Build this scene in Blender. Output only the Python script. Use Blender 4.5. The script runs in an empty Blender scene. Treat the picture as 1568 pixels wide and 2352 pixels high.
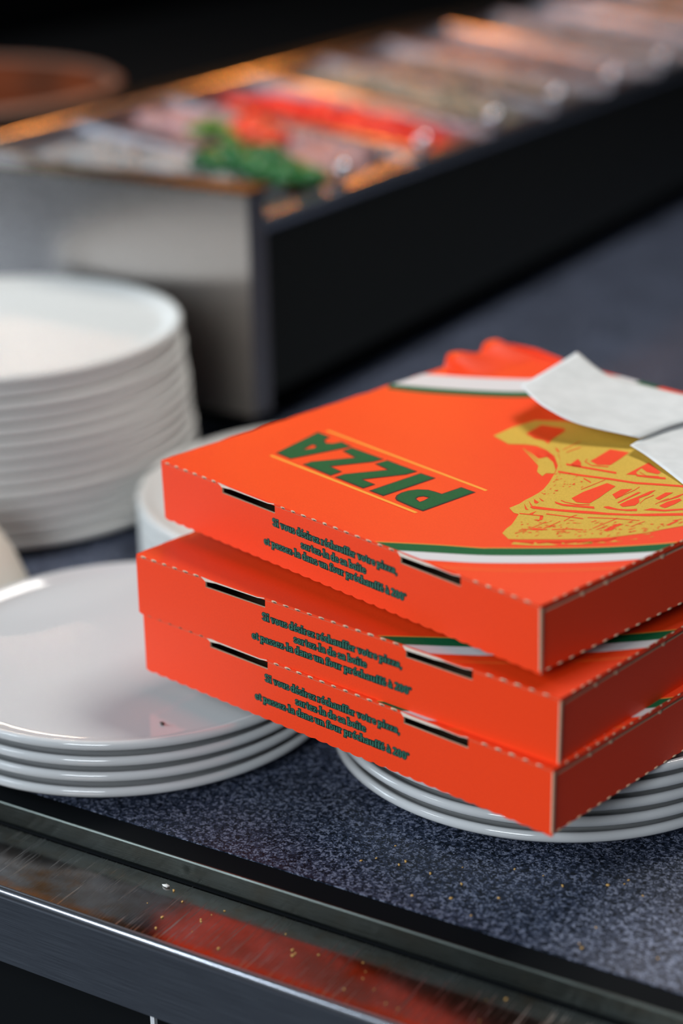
import bpy, bmesh, math, random
from mathutils import Vector, Matrix, noise
from mathutils.geometry import tessellate_polygon

S = bpy.context.scene
COL = S.collection

# ---------------------------------------------------------------- camera
CAM_POS = Vector((0.7000, -0.9342, 0.6047))
YAW, PITCH, ROLL = -0.54318, 0.37330, -0.01995
FPX = 4342.57                                  # focal length for a frame 2352 px tall
fwd0 = Vector((math.sin(YAW), math.cos(YAW), 0)); rt = Vector((math.cos(YAW), -math.sin(YAW), 0)); zz = Vector((0, 0, 1))
fw = fwd0 * math.cos(PITCH) - zz * math.sin(PITCH)
upc = zz * math.cos(PITCH) + fwd0 * math.sin(PITCH)
r_ = rt * math.cos(ROLL) + upc * math.sin(ROLL)
u_ = upc * math.cos(ROLL) - rt * math.sin(ROLL)
cd = bpy.data.cameras.new('camera')
cam = bpy.data.objects.new('camera', cd); COL.objects.link(cam)
m = Matrix((r_, u_, -fw)).transposed().to_4x4(); m.translation = CAM_POS
cam.matrix_world = m
cd.sensor_fit = 'VERTICAL'; cd.sensor_height = 36.0; cd.sensor_width = 24.0
cd.lens = FPX / 2352 * 36.0
cd.clip_start = 0.02
cd.dof.use_dof = True; cd.dof.focus_distance = 1.14; cd.dof.aperture_fstop = 2.3
S.camera = cam

# ---------------------------------------------------------------- world, lights, exposure
w = bpy.data.worlds.new('world'); S.world = w; w.use_nodes = True
bg = w.node_tree.nodes['Background']; bg.inputs[0].default_value = (0.75, 0.88, 1.0, 1); bg.inputs[1].default_value = 0.035

def area(name, loc, target, sx, sy, power, color):
    l = bpy.data.lights.new(name, 'AREA'); l.shape = 'RECTANGLE'; l.size = sx; l.size_y = sy
    l.energy = power; l.color = color
    o = bpy.data.objects.new(name, l); COL.objects.link(o); o.location = loc
    o.rotation_euler = (Vector(target) - Vector(loc)).to_track_quat('-Z', 'Y').to_euler()
    return o
area('ceiling_light_panel', (0.35, 1.15, 2.1), (0.15, 0.1, 0.1), 0.9, 0.6, 39, (1.0, 0.97, 0.92))
area('window_light', (-2.3, -0.70, 0.75), (0.1, 0.0, 0.1), 1.4, 1.1, 58, (0.76, 0.89, 1.0))
area('front_fill_light', (0.45, -2.3, 1.15), (0.3, 0.0, 0.1), 0.9, 0.7, 40, (0.86, 0.93, 1.0))  # added fill for the box fronts and right sides, no real source
area('rim_highlight_light', (-1.35, -1.75, 1.8), (0.1, -0.1, 0.0), 0.45, 0.45, 10, (0.84, 0.92, 1.0))  # added light, placed to draw the highlight along the rolled rim
# warm strip lamp over the pass and orange heat lamps over the food wells, all above the frame
sl_ = area('strip_lamp', (-0.86, 0.853, 0.53), (-0.149, 0.025, 0.045), 0.13, 0.012, 0.013, (1.0, 0.80, 0.58)); sl_.data.spread = math.radians(25)
def spot_ball(name, loc, rad, power, color):
    l = bpy.data.lights.new(name, 'POINT'); l.energy = power; l.color = color; l.shadow_soft_size = rad
    o = bpy.data.objects.new(name, l); COL.objects.link(o); o.location = loc
spot_ball('heat_lamp_a', (-0.65, 1.535, 0.62), 0.036, 5.0, (1.0, 0.30, 0.04))
spot_ball('heat_lamp_b', (-0.65, 1.03, 0.62), 0.036, 2.6, (1.0, 0.30, 0.04))

vs = S.view_settings
S.display_settings.display_device = 'sRGB'
vs.view_transform = 'Standard'; vs.look = 'None'; vs.gamma = 1.0; vs.use_curve_mapping = False
vs.exposure = 0.0
try:
    S.cycles.use_denoising = True
    S.cycles.sample_clamp_indirect = 6.0
    S.cycles.max_bounces = 8
except Exception:
    pass

# ---------------------------------------------------------------- helpers
R = math.radians
random.seed(7)

class MB:
    """collects polygons; build() links them as one mesh object"""
    def __init__(s): s.v = []; s.f = []; s.mi = []; s.sm = []
    def add(s, verts, faces, mi=0, smooth=False):
        b = len(s.v); s.v += [tuple(p) for p in verts]
        for f in faces: s.f.append([b + i for i in f]); s.mi.append(mi); s.sm.append(smooth)
        return s
    def box(s, x0, x1, y0, y1, z0, z1, mi=0):
        v = [(x, y, z) for z in (z0, z1) for y in (y0, y1) for x in (x0, x1)]
        return s.add(v, [(0, 2, 3, 1), (4, 5, 7, 6), (0, 1, 5, 4), (2, 6, 7, 3), (0, 4, 6, 2), (1, 3, 7, 5)], mi)
    def prism(s, poly, to3, t0, t1, mi=0, mi_side=None):
        """poly: 2-D outline, to3(a, b, t) -> 3-D point"""
        n = len(poly); v = [to3(a, b, t0) for a, b in poly] + [to3(a, b, t1) for a, b in poly]
        tri = tessellate_polygon([[Vector((a, b, 0)) for a, b in poly]])
        s.add(v, [tuple(t) for t in tri] + [tuple(n + i for i in t[::-1]) for t in tri], mi)
        s.add(v, [(i, (i + 1) % n, n + (i + 1) % n, n + i) for i in range(n)], mi if mi_side is None else mi_side)
        return s
    def tube(s, pts, rad, seg=12, mi=0, caps=True):
        pts = [Vector(p) for p in pts]; n = len(pts); v = []; f = []
        for i, p in enumerate(pts):
            d = (pts[min(i + 1, n - 1)] - pts[max(i - 1, 0)]).normalized()
            a = d.cross(Vector((0, 0, 1)))
            a = a.normalized() if a.length > 1e-5 else Vector((1, 0, 0)); b = d.cross(a)
            rr = rad[i] if isinstance(rad, (list, tuple)) else rad
            v += [p + (a * math.cos(2 * math.pi * k / seg) + b * math.sin(2 * math.pi * k / seg)) * rr for k in range(seg)]
        for i in range(n - 1):
            for k in range(seg):
                f.append((i * seg + k, i * seg + (k + 1) % seg, (i + 1) * seg + (k + 1) % seg, (i + 1) * seg + k))
        s.add(v, f, mi, True)
        if caps: s.add(v, [tuple(range(seg))[::-1], tuple((n - 1) * seg + k for k in range(seg))], mi)
        return s
    def lathe(s, prof, seg=96, c=(0, 0, 0), mi=0):
        v = []; f = []; n = len(prof); ring = []
        for r, z in prof:
            if r < 1e-6: ring.append([len(v)]); v.append((c[0], c[1], c[2] + z))
            else:
                ring.append(list(range(len(v), len(v) + seg)))
                v += [(c[0] + r * math.cos(2 * math.pi * k / seg), c[1] + r * math.sin(2 * math.pi * k / seg), c[2] + z) for k in range(seg)]
        for i in range(n - 1):
            a, b = ring[i], ring[i + 1]
            for k in range(seg):
                k2 = (k + 1) % seg
                if len(a) == 1 and len(b) == 1: continue
                if len(a) == 1: f.append((a[0], b[k2], b[k]))
                elif len(b) == 1: f.append((a[k], a[k2], b[0]))
                else: f.append((a[k], a[k2], b[k2], b[k]))
        return s.add(v, f, mi, True)
    def ball(s, c, rx, ry, rz, mi=0, seg=8, rings=5):
        prof = [(math.sin(math.pi * i / rings), -math.cos(math.pi * i / rings)) for i in range(rings + 1)]
        k0 = len(s.v); s.lathe(prof, seg, (0, 0, 0), mi)
        s.v[k0:] = [(c[0] + x * rx, c[1] + y * ry, c[2] + z * rz) for x, y, z in s.v[k0:]]
        return s
    def build(s, name, mats, parent=None, loc=None, recalc=True):
        me = bpy.data.meshes.new(name); me.from_pydata(s.v, [], s.f)
        mats = mats if isinstance(mats, (list, tuple)) else [mats]
        for mm in mats: me.materials.append(mm)
        for p, i, k in zip(me.polygons, s.mi, s.sm): p.material_index = i; p.use_smooth = k
        if recalc:
            b = bmesh.new(); b.from_mesh(me); bmesh.ops.recalc_face_normals(b, faces=b.faces); b.to_mesh(me); b.free()
        me.update()
        o = bpy.data.objects.new(name, me); COL.objects.link(o)
        if parent: o.parent = parent
        if loc: o.location = loc
        return o

def empty(name, loc=(0, 0, 0), mat=None):
    o = bpy.data.objects.new(name, None); COL.objects.link(o); o.empty_display_size = 0.02
    if mat is not None: o.matrix_world = mat
    else: o.location = loc
    return o
def tag(o, label=None, cat=None, group=None, kind=None):
    if label: o['label'] = label
    if cat: o['category'] = cat
    if group: o['group'] = group
    if kind: o['kind'] = kind
    return o
def copy_tree(o, parent=None):
    c = o.copy(); COL.objects.link(c)
    if parent: c.parent = parent
    for ch in list(o.children): copy_tree(ch, c)
    return c

# ---------------------------------------------------------------- materials
def mat(name, color=(0.5, 0.5, 0.5), rough=0.5, metal=0.0, spec=0.5, **kw):
    mm = bpy.data.materials.new(name); mm.use_nodes = True
    b = mm.node_tree.nodes['Principled BSDF']
    b.inputs['Base Color'].default_value = (*color, 1); b.inputs['Roughness'].default_value = rough
    b.inputs['Metallic'].default_value = metal; b.inputs['Specular IOR Level'].default_value = spec
    for k, v in kw.items(): b.inputs[k].default_value = v
    return mm
def nodes(mm): return mm.node_tree.nodes, mm.node_tree.links, mm.node_tree.nodes['Principled BSDF']
def coords(mm, scale=(1, 1, 1), kind='Object'):
    n, l, b = nodes(mm); tc = n.new('ShaderNodeTexCoord'); mp = n.new('ShaderNodeMapping')
    mp.inputs['Scale'].default_value = scale; l.new(tc.outputs[kind], mp.inputs[0]); return mp.outputs[0]
def ramp(mm, src, stops):
    n, l, b = nodes(mm); r = n.new('ShaderNodeValToRGB'); e = r.color_ramp.elements
    while len(e) < len(stops): e.new(0.5)
    for q, (p, c) in zip(e, stops): q.position = p; q.color = (*c, 1) if len(c) == 3 else c
    l.new(src, r.inputs[0]); return r.outputs[0]
def noise_tex(mm, vec, scale, detail=2.0, rough=0.5):
    n, l, b = nodes(mm); t = n.new('ShaderNodeTexNoise'); t.inputs['Scale'].default_value = scale
    t.inputs['Detail'].default_value = detail; t.inputs['Roughness'].default_value = rough
    l.new(vec, t.inputs['Vector']); return t.outputs['Fac']
def bump(mm, src, strength, dist=0.001):
    n, l, b = nodes(mm); t = n.new('ShaderNodeBump'); t.inputs['Strength'].default_value = strength; t.inputs['Distance'].default_value = dist
    l.new(src, t.inputs['Height']); l.new(t.outputs[0], b.inputs['Normal'])
def speckled(name, c0, c1, scale, rough=0.55, metal=0.0, detail=2.0, lo=0.35, hi=0.65, spec=0.5, bmp=0.0):
    mm = mat(name, c0, rough, metal, spec); n, l, b = nodes(mm); v = coords(mm)
    f = noise_tex(mm, v, scale, detail); l.new(ramp(mm, f, [(lo, c0), (hi, c1)]), b.inputs['Base Color'])
    if bmp: bump(mm, f, bmp)
    return mm

RED = speckled('red_printed_card', (0.84, 0.042, 0.002), (0.89, 0.050, 0.004), 900, 0.46, spec=0.45)
KRAFT = speckled('kraft_card_edge', (0.55, 0.36, 0.22), (0.72, 0.52, 0.36), 1500, 0.9)
KRAFT_LIP = speckled('pale_card_edge', (0.62, 0.50, 0.40), (0.74, 0.62, 0.52), 1500, 0.9)
KRAFT_IN = speckled('kraft_card_inside', (0.24, 0.15, 0.09), (0.30, 0.19, 0.12), 600, 0.9)
DENT = mat('fold_cut', (0.18, 0.07, 0.05), 0.9)
GREEN = speckled('green_ink', (0.003, 0.090, 0.030), (0.005, 0.115, 0.040), 1200, 0.65, spec=0.15)
GREEN_TXT = mat('green_text_ink', (0.025, 0.15, 0.10), 0.65, spec=0.4)
DARKINK = mat('dark_overprint_ink', (0.045, 0.012, 0.008), 0.6, spec=0.4)
DARKTXT = mat('dark_text_overprint', (0.010, 0.030, 0.022), 0.65, spec=0.4)
WHITEINK = mat('white_ink', (0.63, 0.62, 0.63), 0.6, spec=0.4)
YELLOW = speckled('ochre_ink', (0.56, 0.35, 0.045), (0.64, 0.41, 0.06), 1000, 0.6, spec=0.2)
ORANGE = mat('orange_ink', (0.86, 0.32, 0.03), 0.6, spec=0.4)
ORANGE2 = mat('faint_orange_ink', (0.86, 0.13, 0.012), 0.6, spec=0.4)
CERAMIC = mat('white_glazed_ceramic', (0.57, 0.58, 0.585), 0.07, spec=0.5)
MATTE = mat('cream_white_ceramic', (0.62, 0.62, 0.60), 0.45, spec=0.35)
CREAM = mat('cream_glazed_ceramic', (0.74, 0.71, 0.62), 0.3, spec=0.5)
PAPER = speckled('white_paper', (0.62, 0.635, 0.635), (0.67, 0.685, 0.685), 90, 0.85, spec=0.2)

# granite: dark body with blue-grey grains
GRANITE = mat('speckled_granite', (0.03, 0.04, 0.06), 0.42, spec=0.5)
n, l, b = nodes(GRANITE); v = coords(GRANITE)
dn_ = n.new('ShaderNodeTexNoise'); dn_.inputs['Scale'].default_value = 420; dn_.inputs['Detail'].default_value = 2; l.new(v, dn_.inputs['Vector'])
wp = n.new('ShaderNodeVectorMath'); wp.operation = 'MULTIPLY_ADD'; wp.inputs[1].default_value = (0.0036,) * 3; l.new(dn_.outputs['Color'], wp.inputs[0]); l.new(v, wp.inputs[2])
vo = n.new('ShaderNodeTexVoronoi'); vo.inputs['Scale'].default_value = 860; l.new(wp.outputs[0], vo.inputs['Vector'])
sp_ = n.new('ShaderNodeSeparateColor'); l.new(vo.outputs['Color'], sp_.inputs[0])
cl = noise_tex(GRANITE, v, 240, 2, 0.6)
av = n.new('ShaderNodeMath'); av.operation = 'MULTIPLY_ADD'; av.inputs[1].default_value = 0.55; l.new(sp_.outputs[0], av.inputs[0]); l.new(cl, av.inputs[2])
g1 = av.outputs[0]
c1 = ramp(GRANITE, g1, [(0.52, (0.003, 0.006, 0.011)), (0.72, (0.016, 0.025, 0.048)), (0.90, (0.060, 0.076, 0.13)), (1.08, (0.20, 0.225, 0.31))])
big = noise_tex(GRANITE, v, 14, 2)
c2 = ramp(GRANITE, big, [(0.3, (0.75, 0.75, 0.75)), (0.7, (1.1, 1.1, 1.1))])
mx = n.new('ShaderNodeMixRGB'); mx.blend_type = 'MULTIPLY'; mx.inputs[0].default_value = 1
l.new(c1, mx.inputs[1]); l.new(c2, mx.inputs[2]); l.new(mx.outputs[0], b.inputs['Base Color'])
rr = ramp(GRANITE, g1, [(0.5, (0.34,) * 3), (1.0, (0.6,) * 3)]); l.new(rr, b.inputs['Roughness'])
bump(GRANITE, g1, 0.08, 0.0002)

def steel(name, color, rough, scale=(3, 300, 300), amount=0.18, bmp=0.05):
    mm = mat(name, color, rough, 1.0); n, l, b = nodes(mm); v = coords(mm, scale)
    f = noise_tex(mm, v, 8, 4, 0.6)
    l.new(ramp(mm, f, [(0.3, (rough - amount * 0.5,) * 3), (0.7, (rough + amount * 0.5,) * 3)]), b.inputs['Roughness'])
    if bmp: bump(mm, f, bmp, 0.0003)
    return mm
STEEL = steel('brushed_steel', (0.36, 0.40, 0.47), 0.34)
STEEL_LIP = steel('dull_steel_lip', (0.105, 0.122, 0.114), 0.30)
STEEL_RIM = mat('polished_steel', (0.58, 0.61, 0.68), 0.26, 1.0)
STEEL_PAN = mat('pan_steel', (0.42, 0.41, 0.44), 0.30, 1.0)
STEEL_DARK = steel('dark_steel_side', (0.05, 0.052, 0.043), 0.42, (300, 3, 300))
STEEL_FACE = steel('brushed_steel_face', (0.42, 0.385, 0.365), 0.24, (3, 300, 300), 0.1, 0.03)
# ledge: stained mirror-like steel with scratches and orange-brown grime
LEDGE = mat('stained_steel_ledge', (0.40, 0.40, 0.42), 0.2, 1.0)
n, l, b = nodes(LEDGE); v = coords(LEDGE)
st = noise_tex(LEDGE, v, 22, 5, 0.65)
cs = ramp(LEDGE, st, [(0.35, (0.33, 0.33, 0.34)), (0.56, (0.25, 0.22, 0.20)), (0.70, (0.24, 0.12, 0.05))])
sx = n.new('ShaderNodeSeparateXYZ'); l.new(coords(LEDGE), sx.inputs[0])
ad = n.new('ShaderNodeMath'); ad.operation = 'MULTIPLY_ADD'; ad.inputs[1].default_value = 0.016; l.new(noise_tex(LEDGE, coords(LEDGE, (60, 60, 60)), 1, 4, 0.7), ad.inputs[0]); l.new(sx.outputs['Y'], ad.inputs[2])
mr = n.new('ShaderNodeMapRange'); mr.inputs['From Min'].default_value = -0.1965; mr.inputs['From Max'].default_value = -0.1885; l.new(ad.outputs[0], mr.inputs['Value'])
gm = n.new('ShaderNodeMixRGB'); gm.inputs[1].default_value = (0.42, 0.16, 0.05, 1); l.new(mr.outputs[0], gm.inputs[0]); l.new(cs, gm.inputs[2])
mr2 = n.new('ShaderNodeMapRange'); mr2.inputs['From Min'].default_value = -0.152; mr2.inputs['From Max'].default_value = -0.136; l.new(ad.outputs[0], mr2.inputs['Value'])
gd = n.new('ShaderNodeMixRGB'); gd.inputs[2].default_value = (0.10, 0.10, 0.10, 1); l.new(mr2.outputs[0], gd.inputs[0]); l.new(gm.outputs[0], gd.inputs[1])  # shade below the lip, painted as a darker base colour
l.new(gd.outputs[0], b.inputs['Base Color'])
scv = coords(LEDGE, (900, 26, 40)); scv.node.inputs['Rotation'].default_value = (0, 0, R(52))
sc = noise_tex(LEDGE, scv, 1, 3, 0.6)
l.new(ramp(LEDGE, sc, [(0.50, (0.13,) * 3), (0.58, (0.18,) * 3), (0.72, (0.55,) * 3)]), b.inputs['Roughness'])
bump(LEDGE, sc, 0.15, 0.0003)
BLACK = mat('black_joint', (0.004, 0.005, 0.006), 0.7, spec=0.06)
VOID = mat('black_cabinet', (0.004, 0.005, 0.006), 0.8, spec=0.1)
DARKWALL = mat('dark_wall', (0.003, 0.004, 0.005), 0.9, spec=0.02)
COPPER = speckled('brown_copper', (0.09, 0.026, 0.010), (0.20, 0.045, 0.012), 9, 0.5, 0.3)

# ---------------------------------------------------------------- room
def structure(name, mb, mm): return tag(mb.build(name, mm), kind='structure')
structure('floor', MB().box(-2.6, 2.4, -3.2, 4.6, -0.95, -0.90), speckled('floor_tile', (0.03, 0.03, 0.035), (0.05, 0.05, 0.055), 6, 0.5))
structure('wall_back', MB().box(-2.6, 2.4, 4.6, 4.7, -0.90, 2.8), DARKWALL)
structure('wall_left', MB().box(-2.7, -2.6, 0.6, 4.6, -0.90, 2.8), DARKWALL)

# ---------------------------------------------------------------- front counter
X0, X1 = -2.0, 1.3
ctr = tag(empty('granite_counter', (0, 1.0, -0.9)), 'dark blue speckled granite counter with a stepped steel front edge', 'counter')
def cpart(name, mb, mm): 
    o = mb.build(name, mm, ctr); o.matrix_parent_inverse = Matrix.Translation((0, -1.0, 0.9)); return o
sl = [(-0.128, -0.030), (-0.128, 0.0), (3.4, 0.0), (3.4, -0.030)]
cpart('granite_slab', MB().prism(sl, lambda a, b, t: (t, a, b), X0, X1), GRANITE)
cpart('black_joint', MB().box(X0, X1, -0.1455, -0.1282, -0.030, -0.0006), BLACK)
cpart('steel_lip', MB().prism([(-0.1475, -0.0157), (-0.1475, -0.0008), (-0.1468, 0.0), (-0.1458, 0.0), (-0.1458, -0.0157)], lambda a, b, t: (t, a, b), X0, X1), STEEL_LIP)
cpart('lip_shade_strip', MB().box(X0, X1, -0.1488, -0.1474, -0.0158, -0.0146), BLACK)  # black strip painting the shadow line at the lip's foot
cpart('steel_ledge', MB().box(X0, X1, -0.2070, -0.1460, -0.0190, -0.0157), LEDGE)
cpart('rolled_rim', MB().tube([(X0, -0.2068, -0.0180), (X1, -0.2068, -0.0180)], 0.0038, 16), STEEL_RIM)
cpart('steel_apron', MB().box(X0, X1, -0.2092, -0.2066, -0.0671, -0.0195), STEEL)
cpart('cabinet', MB().box(X0, X1, -0.185, 3.35, -0.90, -0.030).box(X0, X1, -0.2066, -0.185, -0.034, -0.0195), VOID)
cpart('door_strip', MB().box(0.1087, 0.1117, -0.188, -0.1851, -0.60, -0.068), mat('white_strip', (0.8, 0.82, 0.85), 0.4))['label'] = 'thin white vertical strip below the apron'

# ---------------------------------------------------------------- plates
def plate_mesh(rad, name, thick=False):
    if thick:
        P = [(0, .0035), (.58, .0035), (.60, 0), (.63, 0), (.66, .0035), (.93, .0064), (.985, .0080), (1.0, .0098), (1.0, .0150), (.993, .0164), (.978, .0167), (.955, .0150), (.93, .0124), (.90, .0108), (.86, .0105), (0, .0105)]
        return MB().lathe([(r * rad, z) for r, z in P], 128).build(name, MATTE)
    P = [(0, .0055), (.58, .0055), (.60, 0), (.63, 0), (.645, .0048), (.85, .0060), (.945, .0084), (.985, .0100), (1.0, .0122), (.999, .0152), (.988, .0166), (.972, .0164),
         (.958, .0152), (.935, .0124), (.905, .0108), (.87, .0105), (0, .0105)]
    return MB().lathe([(r * rad, z) for r, z in P], 128).build(name, CERAMIC)
STEP = 0.0105
def stack(proto_r, spots, labels, group, name='pizza_plate', thick=False):
    first = None
    for i, ((x, y, z, s), lab) in enumerate(zip(spots, labels)):
        if first is None: o = first = plate_mesh(proto_r, name, thick)
        else: o = first.copy(); COL.objects.link(o)
        o.location = (x, y, z); o.scale = (s, s, 1); o.rotation_euler = (0, 0, random.uniform(0, 6))
        tag(o, lab, 'plate', group)
    return first
ordn = ['lowest', 'second from the bottom', 'third from the bottom', 'fourth from the bottom', 'fifth from the bottom', 'sixth from the bottom', 'seventh from the bottom',
        'eighth from the bottom', 'ninth from the bottom', 'tenth from the bottom', 'eleventh from the bottom', 'twelfth from the bottom', 'thirteenth from the bottom', 'fourteenth from the bottom']
sp = [(-0.0385, -0.001, 0, 1), (-0.0380, 0.0005, STEP, 1), (-0.0370, 0.0015, 2 * STEP, 1), (-0.0365, 0.003, 3 * STEP, 1)]
stack(0.146, sp, ['wide white plate, ' + ordn[i] + ' of the low stack left of the red boxes' for i in range(3)] + ['wide white plate on top of the low stack left of the red boxes'], 'plates in the low front left stack')
sp = [(0.2405 + 0.0006 * k, 0.0925 + 0.0008 * k, k * 0.0104, 1) for k in range(5)]
stack(0.1465, sp, ['white plate, ' + ordn[i] + ' of the stack under the red boxes' for i in range(4)] + ['topmost white plate of the stack that carries the red boxes'], 'plates under the boxes')
sp = [(-0.400 - 0.0006 * k + random.uniform(-.001, .001), 0.298 + 0.0004 * k, k * STEP, 1.0 - 0.0036 * k) for k in range(14)]
stack(0.177, sp, ['white plate, ' + ordn[i] + ' of the tall stack before the steel food station' for i in range(13)] + ['topmost white plate of the tall stack before the steel food station'], 'plates in the tall stack', thick=True)
sp = [(-0.055, 0.312, k * STEP, 1) for k in range(5)]
stack(0.165, sp, ['white plate, ' + ordn[i] + ' of the stack half hidden behind the boxes' for i in range(4)] + ['topmost white plate of the stack half hidden behind the boxes'], 'plates in the stack behind the boxes', thick=True)
bw = [(0, .0795), (.025, .0795), (.027, .074), (.036, .068), (.049, .045), (.058, .02), (.0635, .004), (.0635, 0), (.060, 0), (.054, .02), (.045, .044), (.033, .064), (0, .070)]
tag(MB().lathe(bw, 64).build('upturned_bowl', CREAM, loc=(-0.2605, 0.068, 0)), 'cream upturned bowl at the left edge beside the tall plate stack', 'bowl')

# ---------------------------------------------------------------- pizza boxes
# printed artwork of the lid, in box coordinates (metres from the front left corner)
LETTERS = [([(.0465,.0595),(.0369,.1048),(.0498,.1035),(.0519,.0969),(.0569,.0938),(.0609,.0964),(.0628,.1024),(.0746,.1003),(.0619,.0583)],[(.0552,.0746),(.0522,.0840),(.0525,.0865),(.0566,.0861),(.0588,.0828),(.0580,.0803)]),([(.0755,.0571),(.0759,.0643),(.0915,.0880),(.0763,.0912),(.0761,.0994),(.1071,.0982),(.1056,.0901),(.0914,.0663),(.1038,.0647),(.1036,.0554)],None),([(.1081,.0553),(.1082,.0630),(.1233,.0868),(.1095,.0888),(.1105,.0985),(.1390,.0970),(.1379,.0887),(.1237,.0644),(.1240,.0641),(.1357,.0634),(.1351,.0540)],None),([(.1410,.0539),(.1431,.0964),(.1559,.0964),(.1536,.0535)],None),([(.1619,.0559),(.1591,.0598),(.1581,.0646),(.1587,.0701),(.1616,.0755),(.1668,.0791),(.1730,.0798),(.1779,.0798),(.1790,.0959),(.1910,.0956),(.1891,.0524),(.1825,.0523),(.1714,.0533),(.1651,.0540)],[(.1716,.0631),(.1703,.0668),(.1721,.0700),(.1767,.0707),(.1779,.0648),(.1776,.0608)])]
RULES = [[(.0470,.0539),(.1882,.0478)],[(.0389,.1112),(.1943,.1024)]]
NEAR_ARCS = [[(.2025,.0002),(.2312,.0205),(.2527,.0341),(.2583,.0389),(.2802,.0590),(.3002,.0787),(.3141,.0949),(.3276,.1125),(.3360,.1263)],[(.2114,-.0055),(.2183,-.0015),(.2392,.0124),(.2597,.0267),(.2764,.0412),(.2923,.0564),(.3065,.0712),(.3172,.0834),(.3284,.0970),(.3422,.1182)],[(.2237,-.0070),(.2398,.0003),(.2551,.0102),(.2671,.0189),(.2833,.0332),(.2992,.0485),(.3125,.0623),(.3286,.0825),(.3472,.1118)],[(.2555,-.0002),(.2756,.0135),(.2928,.0278),(.3128,.0475),(.3292,.0667)]]
FAR_ARCS = [[(-.0121,.2349),(.0084,.2459),(.0287,.2568),(.0528,.2725),(.0729,.2880),(.0921,.3081),(.1039,.3278)],[(-.0014,.2090),(.0182,.2183),(.0376,.2287),(.0624,.2439),(.0817,.2583),(.1039,.2803),(.1218,.3064),(.1313,.3384)],[(.0053,.2004),(.0273,.2092),(.0465,.2196),(.0710,.2348),(.0901,.2491),(.1127,.2702),(.1317,.2945),(.1514,.3376)]]
RUIN_YELLOW = [[(.1295,.1780),(.1274,.1981),(.1294,.2198),(.1465,.2314),(.1820,.2431),(.2333,.2605),(.2781,.2464),(.3222,.1821),(.3171,.1380),(.3125,.1276),(.3080,.1154),(.2969,.0956),(.2807,.0772),(.2605,.0586),(.2558,.0552),(.2475,.0591),(.2444,.0661),(.2435,.0697),(.2423,.0732),(.2384,.0806),(.2347,.0873),(.2310,.0868),(.2239,.0907),(.2238,.1000),(.2223,.1064),(.2216,.1134),(.2204,.1211),(.2186,.1274),(.2141,.1373),(.2044,.1550),(.1982,.1640),(.1851,.1756),(.1739,.1807),(.1636,.1825),(.1566,.1797),(.1476,.1727)],[(.1594,.1733),(.1694,.1702),(.1806,.1652),(.1826,.1712),(.1918,.1667),(.2023,.1573),(.2056,.1519),(.2014,.1492),(.2032,.1436),(.1957,.1471),(.1890,.1558),(.1777,.1626)],[(.2624,.0504),(.2612,.0538),(.2689,.0580),(.2720,.0585),(.2701,.0623),(.2733,.0610),(.2764,.0658),(.2829,.0679),(.2800,.0646),(.2730,.0579)],[(.2831,.0700),(.2823,.0725),(.2847,.0715),(.2881,.0772),(.2896,.0770),(.2934,.0840),(.2957,.0829),(.2901,.0754)],[(.2908,.0784),(.2931,.0818),(.2930,.0843),(.2959,.0831),(.2934,.0798)],[(.2967,.0845),(.2982,.0884),(.3010,.0891)],[(.3013,.0904),(.3018,.0950),(.3038,.0949),(.3065,.0974)],[(.3076,.1010),(.3098,.1056),(.3101,.1041)],[(.3132,.1113),(.3145,.1144),(.3147,.1130)],[(.3078,.1116),(.3107,.1175),(.3105,.1147)]]
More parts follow.
